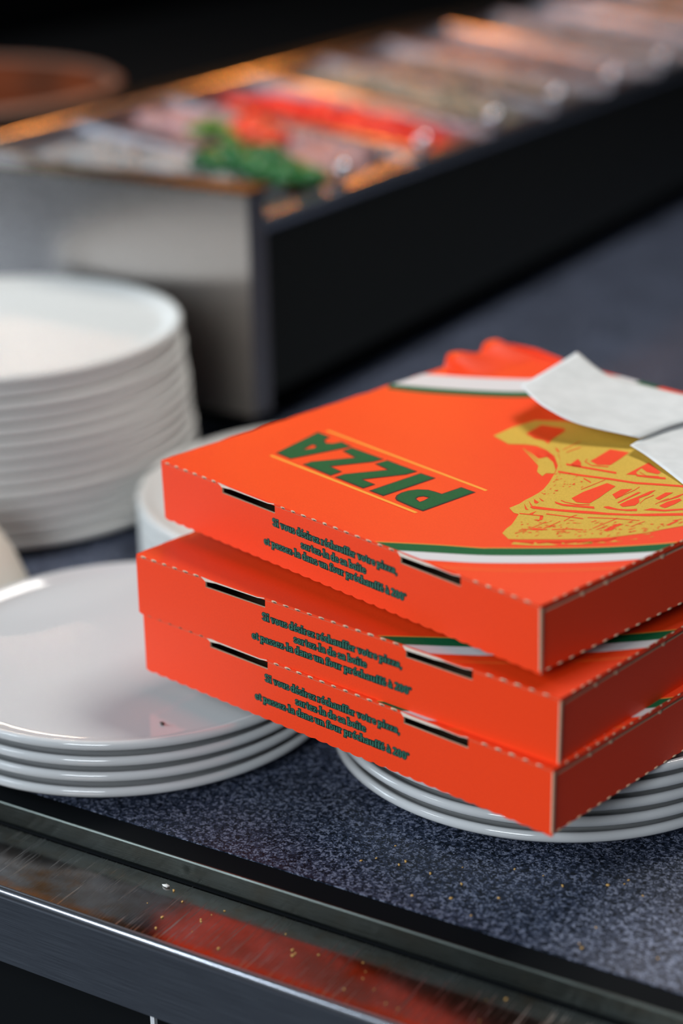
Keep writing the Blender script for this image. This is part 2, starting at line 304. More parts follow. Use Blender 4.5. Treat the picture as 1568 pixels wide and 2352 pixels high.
RUIN_RED = [[(.1427,.1952),(.1393,.2146),(.1542,.2192),(.1581,.2174),(.1631,.1981),(.1670,.1899),(.1609,.1928),(.1537,.1914)],[(.2078,.1840),(.2072,.1898),(.2034,.2090),(.2162,.2124),(.2195,.1993),(.2221,.1866),(.2157,.1816)],[(.2024,.1715),(.1996,.1817),(.2056,.1776),(.2110,.1714),(.2063,.1688)],[(.1687,.1766),(.1720,.1779),(.1821,.1740),(.1817,.1720),(.1816,.1671),(.1758,.1699)],[(.1753,.1874),(.1770,.1873),(.1831,.1830),(.1811,.1828)],[(.1746,.1781),(.1821,.1752),(.1912,.1690),(.2003,.1599),(.2014,.1586),(.1924,.1677),(.1833,.1739),(.1757,.1768)],[(.1834,.1811),(.1923,.1730),(.2012,.1637),(.2063,.1574),(.2073,.1563),(.2022,.1625),(.1934,.1719),(.1844,.1798)],[(.1613,.1735),(.1721,.1677),(.1832,.1616),(.1842,.1605),(.1732,.1665),(.1624,.1723)],[(.1858,.1862),(.1860,.1930),(.1865,.2000),(.1873,.1990),(.1869,.1920),(.1866,.1853)],[(.1811,.1884),(.1803,.1976),(.1791,.2081),(.1798,.2073),(.1810,.1968),(.1818,.1876)],[(.2242,.1585),(.2318,.1563),(.2332,.1546),(.2257,.1568)],[(.2037,.1862),(.2055,.1815),(.2131,.1789),(.2225,.1842),(.2236,.1829),(.2142,.1776),(.2067,.1802),(.2048,.1849)],[(.2356,.1427),(.2358,.1547),(.2358,.1652),(.2365,.1643),(.2365,.1538),(.2364,.1418)],[(.2383,.1211),(.2425,.1205),(.2495,.1224),(.2557,.1272),(.2566,.1261),(.2505,.1214),(.2434,.1195),(.2393,.1200)],[(.2609,.1467),(.2602,.1636),(.2591,.1699),(.2599,.1690),(.2610,.1626),(.2616,.1459)],[(.2429,.1899),(.2502,.1873),(.2568,.1918),(.2576,.1908),(.2509,.1864),(.2437,.1890)],[(.2765,.1485),(.2741,.1563),(.2741,.1650),(.2749,.1641),(.2748,.1554),(.2772,.1476)],[(.2840,.1538),(.2836,.1605),(.2841,.1667),(.2847,.1659),(.2842,.1597),(.2846,.1530)],[(.2042,.1572),(.2192,.1619),(.2365,.1689),(.2524,.1742),(.2663,.1828),(.2847,.1934),(.2867,.1908),(.2684,.1802),(.2546,.1716),(.2386,.1663),(.2214,.1593),(.2065,.1546)],[(.1994,.1706),(.2094,.1733),(.2327,.1797),(.2349,.1771),(.2117,.1706),(.2017,.1679)],[(.2399,.1803),(.2382,.1957),(.2370,.2063),(.2538,.1974),(.2541,.1939),(.2466,.1924),(.2399,.1956),(.2418,.1881),(.2457,.1840)],[(.2445,.1848),(.2544,.1891),(.2612,.1927),(.2633,.1900),(.2566,.1865),(.2467,.1821)],[(.2412,.1274),(.2396,.1401),(.2407,.1613),(.2480,.1605),(.2511,.1464),(.2528,.1399),(.2546,.1281),(.2531,.1271),(.2474,.1244)],[(.2553,.1486),(.2539,.1589),(.2585,.1638),(.2614,.1461),(.2618,.1444)],[(.2690,.1388),(.2685,.1461),(.2689,.1566),(.2687,.1680),(.2700,.1720),(.2718,.1635),(.2712,.1543),(.2754,.1495),(.2768,.1438),(.2727,.1372)],[(.2784,.1609),(.2770,.1726),(.2805,.1757),(.2818,.1603)],[(.2877,.1529),(.2871,.1616),(.2893,.1707),(.2920,.1689),(.2929,.1612),(.2925,.1524)],[(.2658,.1408),(.2642,.1624),(.2660,.1626),(.2671,.1399)],[(.2847,.1566),(.2854,.1744),(.2863,.1810),(.2874,.1719)],[(.2320,.1001),(.2321,.1023),(.2464,.1084),(.2651,.1202),(.2720,.1237),(.2833,.1316),(.3051,.1535),(.3078,.1581),(.3100,.1552),(.3076,.1502),(.2923,.1350),(.2742,.1212),(.2612,.1128),(.2485,.1060),(.2351,.0990)],[(.2370,.1168),(.2432,.1167),(.2599,.1263),(.2605,.1254),(.2626,.1236),(.2621,.1236),(.2456,.1146),(.2400,.1145)],[(.2642,.1295),(.2658,.1323),(.2725,.1328),(.2771,.1356),(.2810,.1405),(.2832,.1377),(.2787,.1336),(.2738,.1312),(.2679,.1286)],[(.2851,.1415),(.2865,.1470),(.2938,.1501),(.3006,.1592),(.3034,.1638),(.3050,.1617),(.3022,.1571),(.2954,.1481)],[(.2340,.0887),(.2404,.0920),(.2469,.0951),(.2478,.0941),(.2413,.0909),(.2350,.0876)],[(.2461,.0989),(.2524,.1016),(.2616,.1056),(.2671,.1079),(.2681,.1068),(.2625,.1044),(.2534,.1005),(.2471,.0977)],[(.2680,.1108),(.2813,.1209),(.2933,.1277),(.2940,.1269),(.2820,.1200),(.2687,.1099)],[(.2531,.0638),(.2542,.0744),(.2545,.0820),(.2544,.0894),(.2551,.0887),(.2551,.0813),(.2549,.0736),(.2538,.0631)],[(.2600,.0808),(.2602,.0880),(.2599,.0959),(.2606,.0950),(.2610,.0872),(.2607,.0801)],[(.2613,.0972),(.2600,.1056),(.2606,.1096),(.2614,.1087),(.2608,.1047),(.2621,.0963)],[(.2809,.1002),(.2813,.1127),(.2816,.1218),(.2823,.1209),(.2820,.1118),(.2816,.0994)],[(.2957,.1170),(.2958,.1246),(.2965,.1286),(.2971,.1278),(.2965,.1238),(.2963,.1163)],[(.2555,.0735),(.2556,.0774),(.2612,.0801),(.2638,.0805),(.2581,.0746)],[(.2647,.0829),(.2719,.0908),(.2784,.0947),(.2792,.0937),(.2727,.0898),(.2656,.0819)],[(.2876,.1016),(.2872,.1079),(.2871,.1139),(.2904,.1169),(.2900,.1105),(.2914,.1052),(.2902,.1014)],[(.3091,.1320),(.3094,.1424),(.3109,.1417),(.3111,.1325)],[(.2628,.0565),(.2644,.0609),(.2692,.0627),(.2704,.0609),(.2646,.0556)],[(.2710,.0630),(.2746,.0706),(.2837,.0771),(.2922,.0881),(.2961,.0949),(.3005,.0989),(.2989,.0916),(.2943,.0855),(.2894,.0800),(.2874,.0785),(.2826,.0728),(.2771,.0678),(.2725,.0618)],[(.2573,.0548),(.2617,.0555),(.2615,.0541),(.2598,.0538)],[(.2455,.0943),(.2476,.0948),(.2511,.0898),(.2503,.0877)],[(.2390,.0918),(.2394,.0982),(.2402,.0950),(.2411,.0923)],[(.2259,.1017),(.2319,.0973),(.2349,.0958),(.2328,.0952)],[(.2244,.1074),(.2324,.1020),(.2309,.1020)],[(.2253,.1111),(.2311,.1093),(.2314,.1067),(.2298,.1066)],[(.2261,.1148),(.2324,.1126),(.2309,.1119)],[(.2206,.1222),(.2258,.1217),(.2243,.1211)],[(.2559,.0899),(.2558,.0918),(.2562,.0930),(.2564,.0911)],[(.2521,.0675),(.2517,.0695),(.2524,.0704),(.2527,.0684)],[(.2617,.0876),(.2620,.0884),(.2630,.0885),(.2627,.0877)],[(.2549,.0680),(.2553,.0697),(.2566,.0706),(.2561,.0688)],[(.2600,.0858),(.2611,.0875),(.2632,.0881),(.2621,.0864)],[(.2955,.1154),(.2958,.1175),(.2968,.1190),(.2964,.1168)],[(.2904,.1063),(.2902,.1077),(.2907,.1083),(.2909,.1069)],[(.2521,.0695),(.2524,.0720),(.2536,.0737),(.2533,.0711)],[(.2911,.1203),(.2917,.1219),(.2928,.1229),(.2922,.1213)],[(.2927,.1091),(.2930,.1099),(.2940,.1100),(.2937,.1091)],[(.2879,.1145),(.2879,.1160),(.2890,.1163),(.2889,.1148)],[(.2684,.0810),(.2692,.0829),(.2704,.0842),(.2697,.0823)],[(.2628,.0994),(.2641,.1009),(.2661,.1017),(.2648,.1002)],[(.2977,.1006),(.2978,.1019),(.2984,.1026),(.2983,.1013)],[(.2640,.0888),(.2640,.0911),(.2644,.0927),(.2645,.0904)],[(.2727,.0903),(.2731,.0915),(.2745,.0915),(.2741,.0903)],[(.2886,.1041),(.2882,.1059),(.2888,.1064),(.2892,.1046)],[(.2626,.0728),(.2626,.0738),(.2632,.0744),(.2631,.0733)],[(.2868,.1084),(.2868,.1093),(.2878,.1090),(.2878,.1081)],[(.3019,.1178),(.3027,.1200),(.3042,.1213),(.3034,.1191)],[(.2795,.0943),(.2795,.0957),(.2801,.0961),(.2802,.0948)],[(.3084,.1210),(.3084,.1219),(.3090,.1220),(.3090,.1211)],[(.2896,.0954),(.2902,.0964),(.2914,.0967),(.2908,.0957)],[(.2830,.0837),(.2828,.0863),(.2835,.0878),(.2837,.0852)],[(.2746,.1087),(.2745,.1101),(.2755,.1102),(.2756,.1089)],[(.2743,.0834),(.2745,.0858),(.2756,.0871),(.2754,.0848)],[(.2884,.0965),(.2887,.0985),(.2896,.0998),(.2893,.0978)],[(.3076,.1399),(.3082,.1423),(.3098,.1434),(.3092,.1409)],[(.2569,.0607),(.2564,.0623),(.2570,.0626),(.2575,.0610)],[(.2812,.0958),(.2810,.0978),(.2815,.0989),(.2817,.0970)],[(.2553,.0864),(.2555,.0883),(.2564,.0895),(.2562,.0876)],[(.3059,.1302),(.3062,.1322),(.3072,.1335),(.3069,.1314)],[(.2560,.0668),(.2561,.0677),(.2571,.0676),(.2570,.0668)],[(.2848,.1141),(.2844,.1161),(.2851,.1170),(.2854,.1150)],[(.2664,.0881),(.2661,.0894),(.2669,.0894),(.2672,.0881)],[(.2797,.0850),(.2798,.0864),(.2805,.0871),(.2804,.0857)],[(.3083,.1249),(.3083,.1259),(.3094,.1256),(.3094,.1246)],[(.2840,.0989),(.2838,.1020),(.2845,.1039),(.2847,.1008)],[(.2739,.1063),(.2743,.1079),(.2754,.1086),(.2750,.1070)],[(.2529,.0840),(.2527,.0862),(.2532,.0875),(.2534,.0854)],[(.2709,.0843),(.2709,.0862),(.2718,.0870),(.2718,.0851)],[(.2861,.0996),(.2864,.1009),(.2874,.1016),(.2871,.1002)],[(.2959,.1029),(.2962,.1048),(.2971,.1059),(.2968,.1040)],[(.3055,.1148),(.3059,.1173),(.3071,.1189),(.3067,.1164)],[(.2912,.1076),(.2913,.1086),(.2924,.1084),(.2923,.1074)],[(.2800,.0918),(.2808,.0932),(.2825,.0936),(.2817,.0922)],[(.2868,.1060),(.2871,.1078),(.2879,.1091),(.2876,.1072)],[(.2695,.0893),(.2691,.0910),(.2697,.0914),(.2701,.0898)],[(.2900,.0953),(.2898,.0966),(.2902,.0971),(.2904,.0958)],[(.2605,.0728),(.2602,.0750),(.2608,.0762),(.2611,.0741)],[(.2574,.0696),(.2582,.0711),(.2599,.0714),(.2591,.0700)],[(.3065,.1303),(.3073,.1313),(.3086,.1317),(.3078,.1306)],[(.2607,.0831),(.2607,.0853),(.2619,.0862),(.2619,.0840)],[(.2691,.0863),(.2693,.0882),(.2701,.0893),(.2699,.0875)],[(.3003,.1086),(.2999,.1106),(.3006,.1115),(.3010,.1094)],[(.2472,.0863),(.2482,.0881),(.2505,.0886),(.2494,.0868)],[(.2883,.1098),(.2884,.1107),(.2890,.1109),(.2890,.1100)],[(.2936,.1079),(.2941,.1094),(.2952,.1103),(.2946,.1088)],[(.2440,.0786),(.2441,.0794),(.2450,.0793),(.2449,.0786)],[(.2956,.1220),(.2970,.1234),(.2988,.1242),(.2975,.1228)],[(.2742,.0766),(.2743,.0788),(.2754,.0799),(.2752,.0777)],[(.3007,.1114),(.3011,.1133),(.3024,.1141),(.3020,.1122)],[(.2772,.1054),(.2771,.1083),(.2777,.1103),(.2779,.1074)],[(.2668,.0979),(.2679,.0994),(.2699,.1000),(.2687,.0985)],[(.3078,.1258),(.3076,.1277),(.3082,.1288),(.3083,.1269)],[(.2708,.0797),(.2705,.0816),(.2711,.0823),(.2715,.0805)],[(.2643,.0676),(.2642,.0703),(.2647,.0723),(.2648,.0697)],[(.2858,.0928),(.2857,.0942),(.2865,.0945),(.2866,.0931)],[(.2651,.0945),(.2653,.0963),(.2661,.0974),(.2659,.0956)],[(.2722,.0808),(.2721,.0838),(.2727,.0859),(.2729,.0828)],[(.3014,.1268),(.3020,.1282),(.3036,.1284),(.3030,.1270)],[(.3047,.1164),(.3045,.1194),(.3052,.1212),(.3054,.1182)],[(.2997,.1098),(.3002,.1112),(.3018,.1113),(.3012,.1099)],[(.3093,.1354),(.3092,.1364),(.3099,.1364),(.3100,.1355)],[(.2527,.0640),(.2529,.0653),(.2539,.0657),(.2537,.0644)],[(.2905,.1195),(.2904,.1229),(.2911,.1251),(.2913,.1217)],[(.2471,.0751),(.2467,.0770),(.2473,.0776),(.2478,.0757)],[(.2570,.0845),(.2580,.0858),(.2597,.0863),(.2587,.0850)],[(.2695,.0997),(.2703,.1007),(.2716,.1012),(.2708,.1002)],[(.2841,.1076),(.2844,.1086),(.2855,.1085),(.2853,.1075)],[(.2715,.0783),(.2715,.0800),(.2724,.0807),(.2724,.0790)],[(.2731,.0837),(.2729,.0853),(.2734,.0861),(.2736,.0844)],[(.2778,.0897),(.2787,.0911),(.2803,.0915),(.2795,.0901)],[(.2500,.0863),(.2499,.0877),(.2509,.0878),(.2510,.0864)],[(.2523,.0754),(.2524,.0771),(.2536,.0775),(.2535,.0758)],[(.2542,.0710),(.2543,.0719),(.2553,.0717),(.2553,.0708)],[(.2704,.0821),(.2701,.0848),(.2708,.0862),(.2711,.0836)],[(.2919,.1157),(.2926,.1170),(.2942,.1173),(.2934,.1160)],[(.3133,.1380),(.3133,.1406),(.3138,.1426),(.3137,.1400)],[(.3090,.1419),(.3093,.1445),(.3105,.1460),(.3102,.1434)],[(.2487,.0786),(.2486,.0798),(.2493,.0801),(.2494,.0789)],[(.2848,.1026),(.2845,.1055),(.2852,.1071),(.2855,.1043)],[(.2578,.0798),(.2580,.0810),(.2588,.0814),(.2587,.0802)],[(.2759,.0903),(.2762,.0910),(.2770,.0911),(.2768,.0903)],[(.2614,.0769),(.2615,.0775),(.2622,.0776),(.2621,.0770)],[(.2984,.1155),(.2984,.1166),(.2990,.1170),(.2991,.1158)],[(.2975,.1119),(.2976,.1142),(.2988,.1154),(.2986,.1130)],[(.2598,.0814),(.2597,.0836),(.2602,.0852),(.2602,.0830)],[(.2798,.1067),(.2796,.1092),(.2802,.1107),(.2804,.1082)],[(.2840,.0890),(.2842,.0899),(.2848,.0902),(.2846,.0893)],[(.2857,.1115),(.2867,.1129),(.2884,.1134),(.2875,.1120)],[(.2560,.0793),(.2568,.0806),(.2585,.0810),(.2576,.0797)],[(.2624,.0856),(.2631,.0868),(.2646,.0871),(.2639,.0859)],[(.2947,.0960),(.2944,.0983),(.2951,.0994),(.2954,.0971)],[(.3129,.1388),(.3127,.1416),(.3134,.1433),(.3135,.1405)],[(.2843,.1025),(.2841,.1057),(.2848,.1078),(.2850,.1046)],[(.2827,.1072),(.2828,.1079),(.2837,.1078),(.2836,.1071)],[(.2624,.0788),(.2621,.0806),(.2626,.0814),(.2630,.0796)],[(.3082,.1295),(.3089,.1304),(.3100,.1307),(.3093,.1298)],[(.2516,.0707),(.2513,.0720),(.2517,.0724),(.2520,.0712)],[(.2254,.1293),(.2253,.1310),(.2259,.1318),(.2260,.1301)],[(.2192,.1560),(.2191,.1577),(.2197,.1585),(.2199,.1568)],[(.2407,.1357),(.2402,.1370),(.2404,.1374),(.2409,.1361)],[(.2197,.1451),(.2192,.1465),(.2194,.1469),(.2199,.1456)],[(.2275,.1401),(.2273,.1416),(.2278,.1423),(.2281,.1407)],[(.2223,.1413),(.2221,.1428),(.2226,.1435),(.2229,.1419)],[(.2215,.1518),(.2211,.1533),(.2215,.1538),(.2219,.1523)],[(.2194,.1367),(.2189,.1380),(.2191,.1384),(.2196,.1371)],[(.2127,.1568),(.2126,.1586),(.2133,.1594),(.2134,.1576)],[(.2214,.1296),(.2211,.1311),(.2216,.1317),(.2219,.1302)],[(.2149,.1469),(.2145,.1484),(.2149,.1489),(.2153,.1475)],[(.2262,.1460),(.2259,.1475),(.2264,.1482),(.2267,.1466)],[(.2198,.1352),(.2193,.1365),(.2195,.1370),(.2200,.1356)],[(.2244,.1380),(.2241,.1395),(.2245,.1402),(.2249,.1387)],[(.2243,.1420),(.2239,.1434),(.2241,.1439),(.2246,.1425)],[(.2335,.1447),(.2333,.1463),(.2339,.1470),(.2341,.1454)],[(.2281,.1513),(.2276,.1528),(.2280,.1533),(.2284,.1519)],[(.2131,.1446),(.2127,.1461),(.2130,.1466),(.2135,.1452)],[(.2106,.1478),(.2102,.1493),(.2106,.1499),(.2110,.1484)],[(.2140,.1428),(.2137,.1444),(.2143,.1451),(.2145,.1435)],[(.2264,.1294),(.2262,.1310),(.2268,.1317),(.2270,.1301)],[(.2263,.1307),(.2258,.1320),(.2261,.1325),(.2265,.1311)],[(.2261,.1227),(.2255,.1239),(.2257,.1243),(.2263,.1230)],[(.2214,.1247),(.2209,.1259),(.2211,.1263),(.2216,.1251)],[(.2253,.1436),(.2248,.1450),(.2251,.1455),(.2256,.1441)],[(.2279,.1256),(.2275,.1271),(.2279,.1276),(.2283,.1262)],[(.2149,.1399),(.2146,.1415),(.2152,.1422),(.2154,.1406)],[(.2069,.1506),(.2067,.1523),(.2073,.1531),(.2075,.1514)],[(.2242,.1211),(.2239,.1225),(.2243,.1231),(.2247,.1216)],[(.2264,.1445),(.2263,.1463),(.2270,.1471),(.2271,.1454)],[(.2144,.1442),(.2142,.1458),(.2147,.1464),(.2150,.1449)],[(.2274,.1447),(.2271,.1462),(.2275,.1468),(.2279,.1453)],[(.2271,.1514),(.2269,.1530),(.2274,.1537),(.2276,.1521)],[(.2089,.1526),(.2085,.1540),(.2089,.1546),(.2093,.1531)]]
W, D, H = 0.33, 0.3314, 0.0402
TH = 0.0014
PITCH_CUT = 0.0095
def bez_offset(poly, d):
    """offset a closed polygon outwards by d (inwards when negative)"""
    n = len(poly); area_ = sum(poly[i][0] * poly[(i + 1) % n][1] - poly[(i + 1) % n][0] * poly[i][1] for i in range(n))
    sgn = 1 if area_ > 0 else -1; out = []
    for i in range(n):
        p0, p1, p2 = Vector(poly[i - 1]), Vector(poly[i]), Vector(poly[(i + 1) % n])
        a = (p1 - p0).normalized(); b2 = (p2 - p1).normalized()
        na = Vector((a.y, -a.x)) * sgn; nb = Vector((b2.y, -b2.x)) * sgn
        mm = na + nb
        mm = mm.normalized() if mm.length > 1e-6 else na
        k = min(1.0 / max(mm.dot(na), 0.35), 2.4)
        q = p1 + mm * d * k; out.append((q.x, q.y))
    return out
def clip_poly(poly, x0, x1, y0, y1):
    def cut(ps, ins, inter):
        o = []
        for i in range(len(ps)):
            a, b2 = ps[i - 1], ps[i]
            if ins(b2):
                if not ins(a): o.append(inter(a, b2))
                o.append(b2)
            elif ins(a): o.append(inter(a, b2))
        return o
    def ix(xc): return lambda a, b2: (xc, a[1] + (b2[1] - a[1]) * (xc - a[0]) / (b2[0] - a[0]))
    def iy(yc): return lambda a, b2: (a[0] + (b2[0] - a[0]) * (yc - a[1]) / (b2[1] - a[1]), yc)
    for ins, inter in ((lambda p: p[0] >= x0, ix(x0)), (lambda p: p[0] <= x1, ix(x1)), (lambda p: p[1] >= y0, iy(y0)), (lambda p: p[1] <= y1, iy(y1))):
        if poly: poly = cut(poly, ins, inter)
    return poly
def flat(mb, outer, holes, to3):
    loops = [[Vector((a, b2, 0)) for a, b2 in outer]] + [[Vector((a, b2, 0)) for a, b2 in h] for h in holes]
    pts = [p for lp in loops for p in lp]
    mb.add([to3(p.x, p.y) for p in pts], [tuple(t) for t in tessellate_polygon(loops)])
def resample(pts, n):
    """smooth Catmull-Rom resampling"""
    P = [Vector(p) for p in pts]; P = [P[0] * 2 - P[1]] + P + [P[-1] * 2 - P[-2]]; out = []
    for i in range(n + 1):
        t = i / n * (len(pts) - 1); k = min(int(t), len(pts) - 2); f = t - k
        a, b2, c, d = P[k:k + 4]
        q = 0.5 * ((2 * b2) + (c - a) * f + (2 * a - 5 * b2 + 4 * c - d) * f * f + (3 * b2 - a - 3 * c + d) * f ** 3)
        out.append((q.x, q.y))
    return out
def arc_band(mb, ca, cb, to3, n=36):
    a, b2 = resample(ca, n), resample(cb, n)
    for i in range(n):
        q = clip_poly([a[i], a[i + 1], b2[i + 1], b2[i]], 0.0004, W - 0.0004, 0.0004, D - 0.0004)
        if len(q) >= 3: mb.add([to3(x, y) for x, y in q], [tuple(range(len(q)))])
def shift(pts, d):
    out = []
    for i, p in enumerate(pts):
        t = (Vector(pts[min(i + 1, len(pts) - 1)]) - Vector(pts[max(i - 1, 0)])).normalized()
        out.append((p[0] - t.y * d, p[1] + t.x * d))
    return out

# --- lettering of the side text: a bold condensed serif drawn from strokes (em units)
T_ = .125
def el(cx, cy, rx, ry, a0, a1, n=14, tk=.12, tn=.05):
    return [(cx + rx * math.cos(R(a0 + (a1 - a0) * i / n)), cy + ry * math.sin(R(a0 + (a1 - a0) * i / n)),
             tn + (tk - tn) * abs(math.cos(R(a0 + (a1 - a0) * i / n)))) for i in range(n + 1)]
def st_(x, y0, y1, w_=T_): return [(x, y0, w_), (x, y1, w_)]
def se(x, y, h=.10): return [(x - h, y, .05), (x + h, y, .05)]
def hs(x, y): return [(x - .10, y - .03, .04), (x, y, .06)]
ARCH = [(.13, .34, .05), (.22, .42, .07), (.31, .40, .11), (.345, .30, T_), (.345, 0, T_)]
I_ = [st_(.13, 0, .46), se(.13, .025), hs(.13, .43)]
E_ = [el(.20, .23, .13, .21, 15, 325), [(.09, .26, .05), (.33, .26, .05)]]
A_ = [el(.16, .13, .10, .11, 0, 360), st_(.29, .06, .36), el(.19, .35, .10, .09, 0, 160, tk=.11), [(.29, .06, .1), (.38, .03, .05)]]
GL = {
 'i': (I_ + [[(.13, .59, .13), (.13, .70, .13)]], .27),
 'î': (I_ + [[(.02, .58, .05), (.13, .70, .07), (.24, .58, .05)]], .27),
 'S': ([el(.22, .52, .14, .15, 15, 270), el(.22, .18, .15, .16, 90, -165)], .46),
 's': ([el(.17, .345, .10, .095, 15, 270, tk=.11), el(.17, .125, .11, .105, 90, -165, tk=.11)], .34),
 'v': ([[(.07, .45, .12), (.21, .02, .12)], [(.21, .02, .05), (.35, .45, .05)], se(.08, .44, .08), se(.34, .44, .07)], .42),
 'o': ([el(.20, .23, .13, .21, 0, 360)], .41),
 'u': ([[(.11, .46, T_), (.11, .14, T_), (.16, .05, .1), (.24, .04, .06), (.33, .11, .05)], st_(.36, 0, .46), hs(.11, .43), hs(.36, .43), [(.36, .03, .06), (.45, .03, .04)]], .49),
 'n': ([st_(.10, 0, .46), ARCH, se(.10, .025, .09), se(.345, .025, .09), hs(.10, .43)], .47),
 'h': ([st_(.10, 0, .72), ARCH, se(.10, .025, .09), se(.345, .025, .09), hs(.10, .69)], .47),
 'r': ([st_(.11, 0, .46), [(.13, .34, .05), (.22, .41, .07), (.30, .39, .12)], se(.11, .025), hs(.11, .43)], .37),
 'd': ([el(.18, .23, .11, .21, 20, 340), st_(.34, 0, .72), hs(.34, .69), [(.34, .03, .06), (.43, .03, .04)]], .47),
 'b': ([el(.27, .23, .11, .21, -160, 160), st_(.11, 0, .72), hs(.11, .69)], .46),
 'p': ([el(.27, .23, .11, .21, -160, 160), st_(.11, -.20, .46), se(.11, -.18), hs(.11, .43)], .46),
 'e': (E_, .38), 'é': (E_ + [[(.17, .54, .09), (.27, .68, .06)]], .38),
 'z': ([[(.06, .42, .07), (.33, .42, .07)], [(.30, .42, .11), (.09, .04, .11)], [(.06, .04, .07), (.34, .04, .07)], [(.07, .43, .05), (.06, .32, .04)], [(.33, .03, .05), (.34, .14, .04)]], .40),
 'c': ([el(.20, .23, .13, .21, 40, 320)], .37),
 'a': (A_, .40), 'à': (A_ + [[(.12, .68, .06), (.22, .54, .09)]], .40),
 'f': ([st_(.13, 0, .55), el(.23, .56, .10, .12, 180, 25), [(.02, .43, .05), (.27, .43, .05)], se(.13, .025)], .29),
 't': ([[(.13, .60, .09), (.13, .10, T_), (.18, .03, .08), (.27, .06, .05)], [(.03, .43, .05), (.26, .43, .05)]], .30),
 'l': ([st_(.12, 0, .72), se(.12, .025), hs(.12, .69)], .26),
 ',': ([[(.10, .06, .13), (.12, -.02, .08), (.06, -.13, .04)]], .22), '-': ([[(.03, .20, .08), (.22, .20, .08)]], .27),
 '2': ([el(.21, .50, .12, .16, 165, -30), [(.31, .42, .11), (.06, .05, .06)], [(.06, .05, .09), (.37, .05, .09)]], .42),
 '0': ([el(.21, .33, .13, .32, 0, 360, 20)], .43), '°': ([el(.12, .58, .07, .08, 0, 360, tk=.05, tn=.04)], .22), ' ': ([], .18),
}
def ribbon(stroke, grow, to3, mb):
    n = len(stroke); L = []; Rr = []
    for i, (x, y, w_) in enumerate(stroke):
        a = stroke[max(i - 1, 0)]; c = stroke[min(i + 1, n - 1)]
        d = Vector((c[0] - a[0], c[1] - a[1])); d = d.normalized() if d.length > 1e-6 else Vector((1, 0))
        e = 0.0
        if i == 0: e = -grow
        if i == n - 1: e = grow
        hw = w_ / 2 + grow
        L.append((x + d.x * e - d.y * hw, y + d.y * e + d.x * hw)); Rr.append((x + d.x * e + d.y * hw, y + d.y * e - d.x * hw))
    v = [to3(*p) for p in L] + [to3(*p) for p in Rr]
    mb.add(v, [(i, i + 1, n + i + 1, n + i) for i in range(n - 1)])
TEXT = [('Si vous désirez réchauffer votre pizza,', .1108, .2206, .0252), ('sortez-la de sa boîte', .1365, .1938, .0176), ('et passez-la dans un four préchauffé à 200°', .1016, .2272, .0103)]
def text_meshes():
    g, dk = MB(), MB()
    for s_, x0, x1, zb in TEXT:
        tot = sum(GL[c][1] for c in s_); em = 0.0070; kx = (x1 - x0) / (tot * em); pen = 0
        for c in s_:
            for stroke in GL[c][0]:
                f1 = lambda a, b2, y: (x0 + (pen + a) * em * kx, y, zb + b2 * em)
                ribbon(stroke, .082, lambda a, b2: f1(a, b2, -0.00012), dk)
                ribbon([(a, b2, w_ * .82) for a, b2, w_ in stroke], -.004, lambda a, b2: f1(a, b2, -0.00024), g)
            pen += GL[c][1]
    return g, dk

def bulge(u, v, amp):
    a = max(0.0, math.sin(math.pi * min(max(u / W, 0), 1)) * math.sin(math.pi * min(max(v / D, 0), 1)))
    return amp * min(1.0, a * 1.35) ** 3
def scallop(x, amp=0.0012): return -amp * abs(math.sin(math.pi * x / PITCH_CUT)) ** 0.6

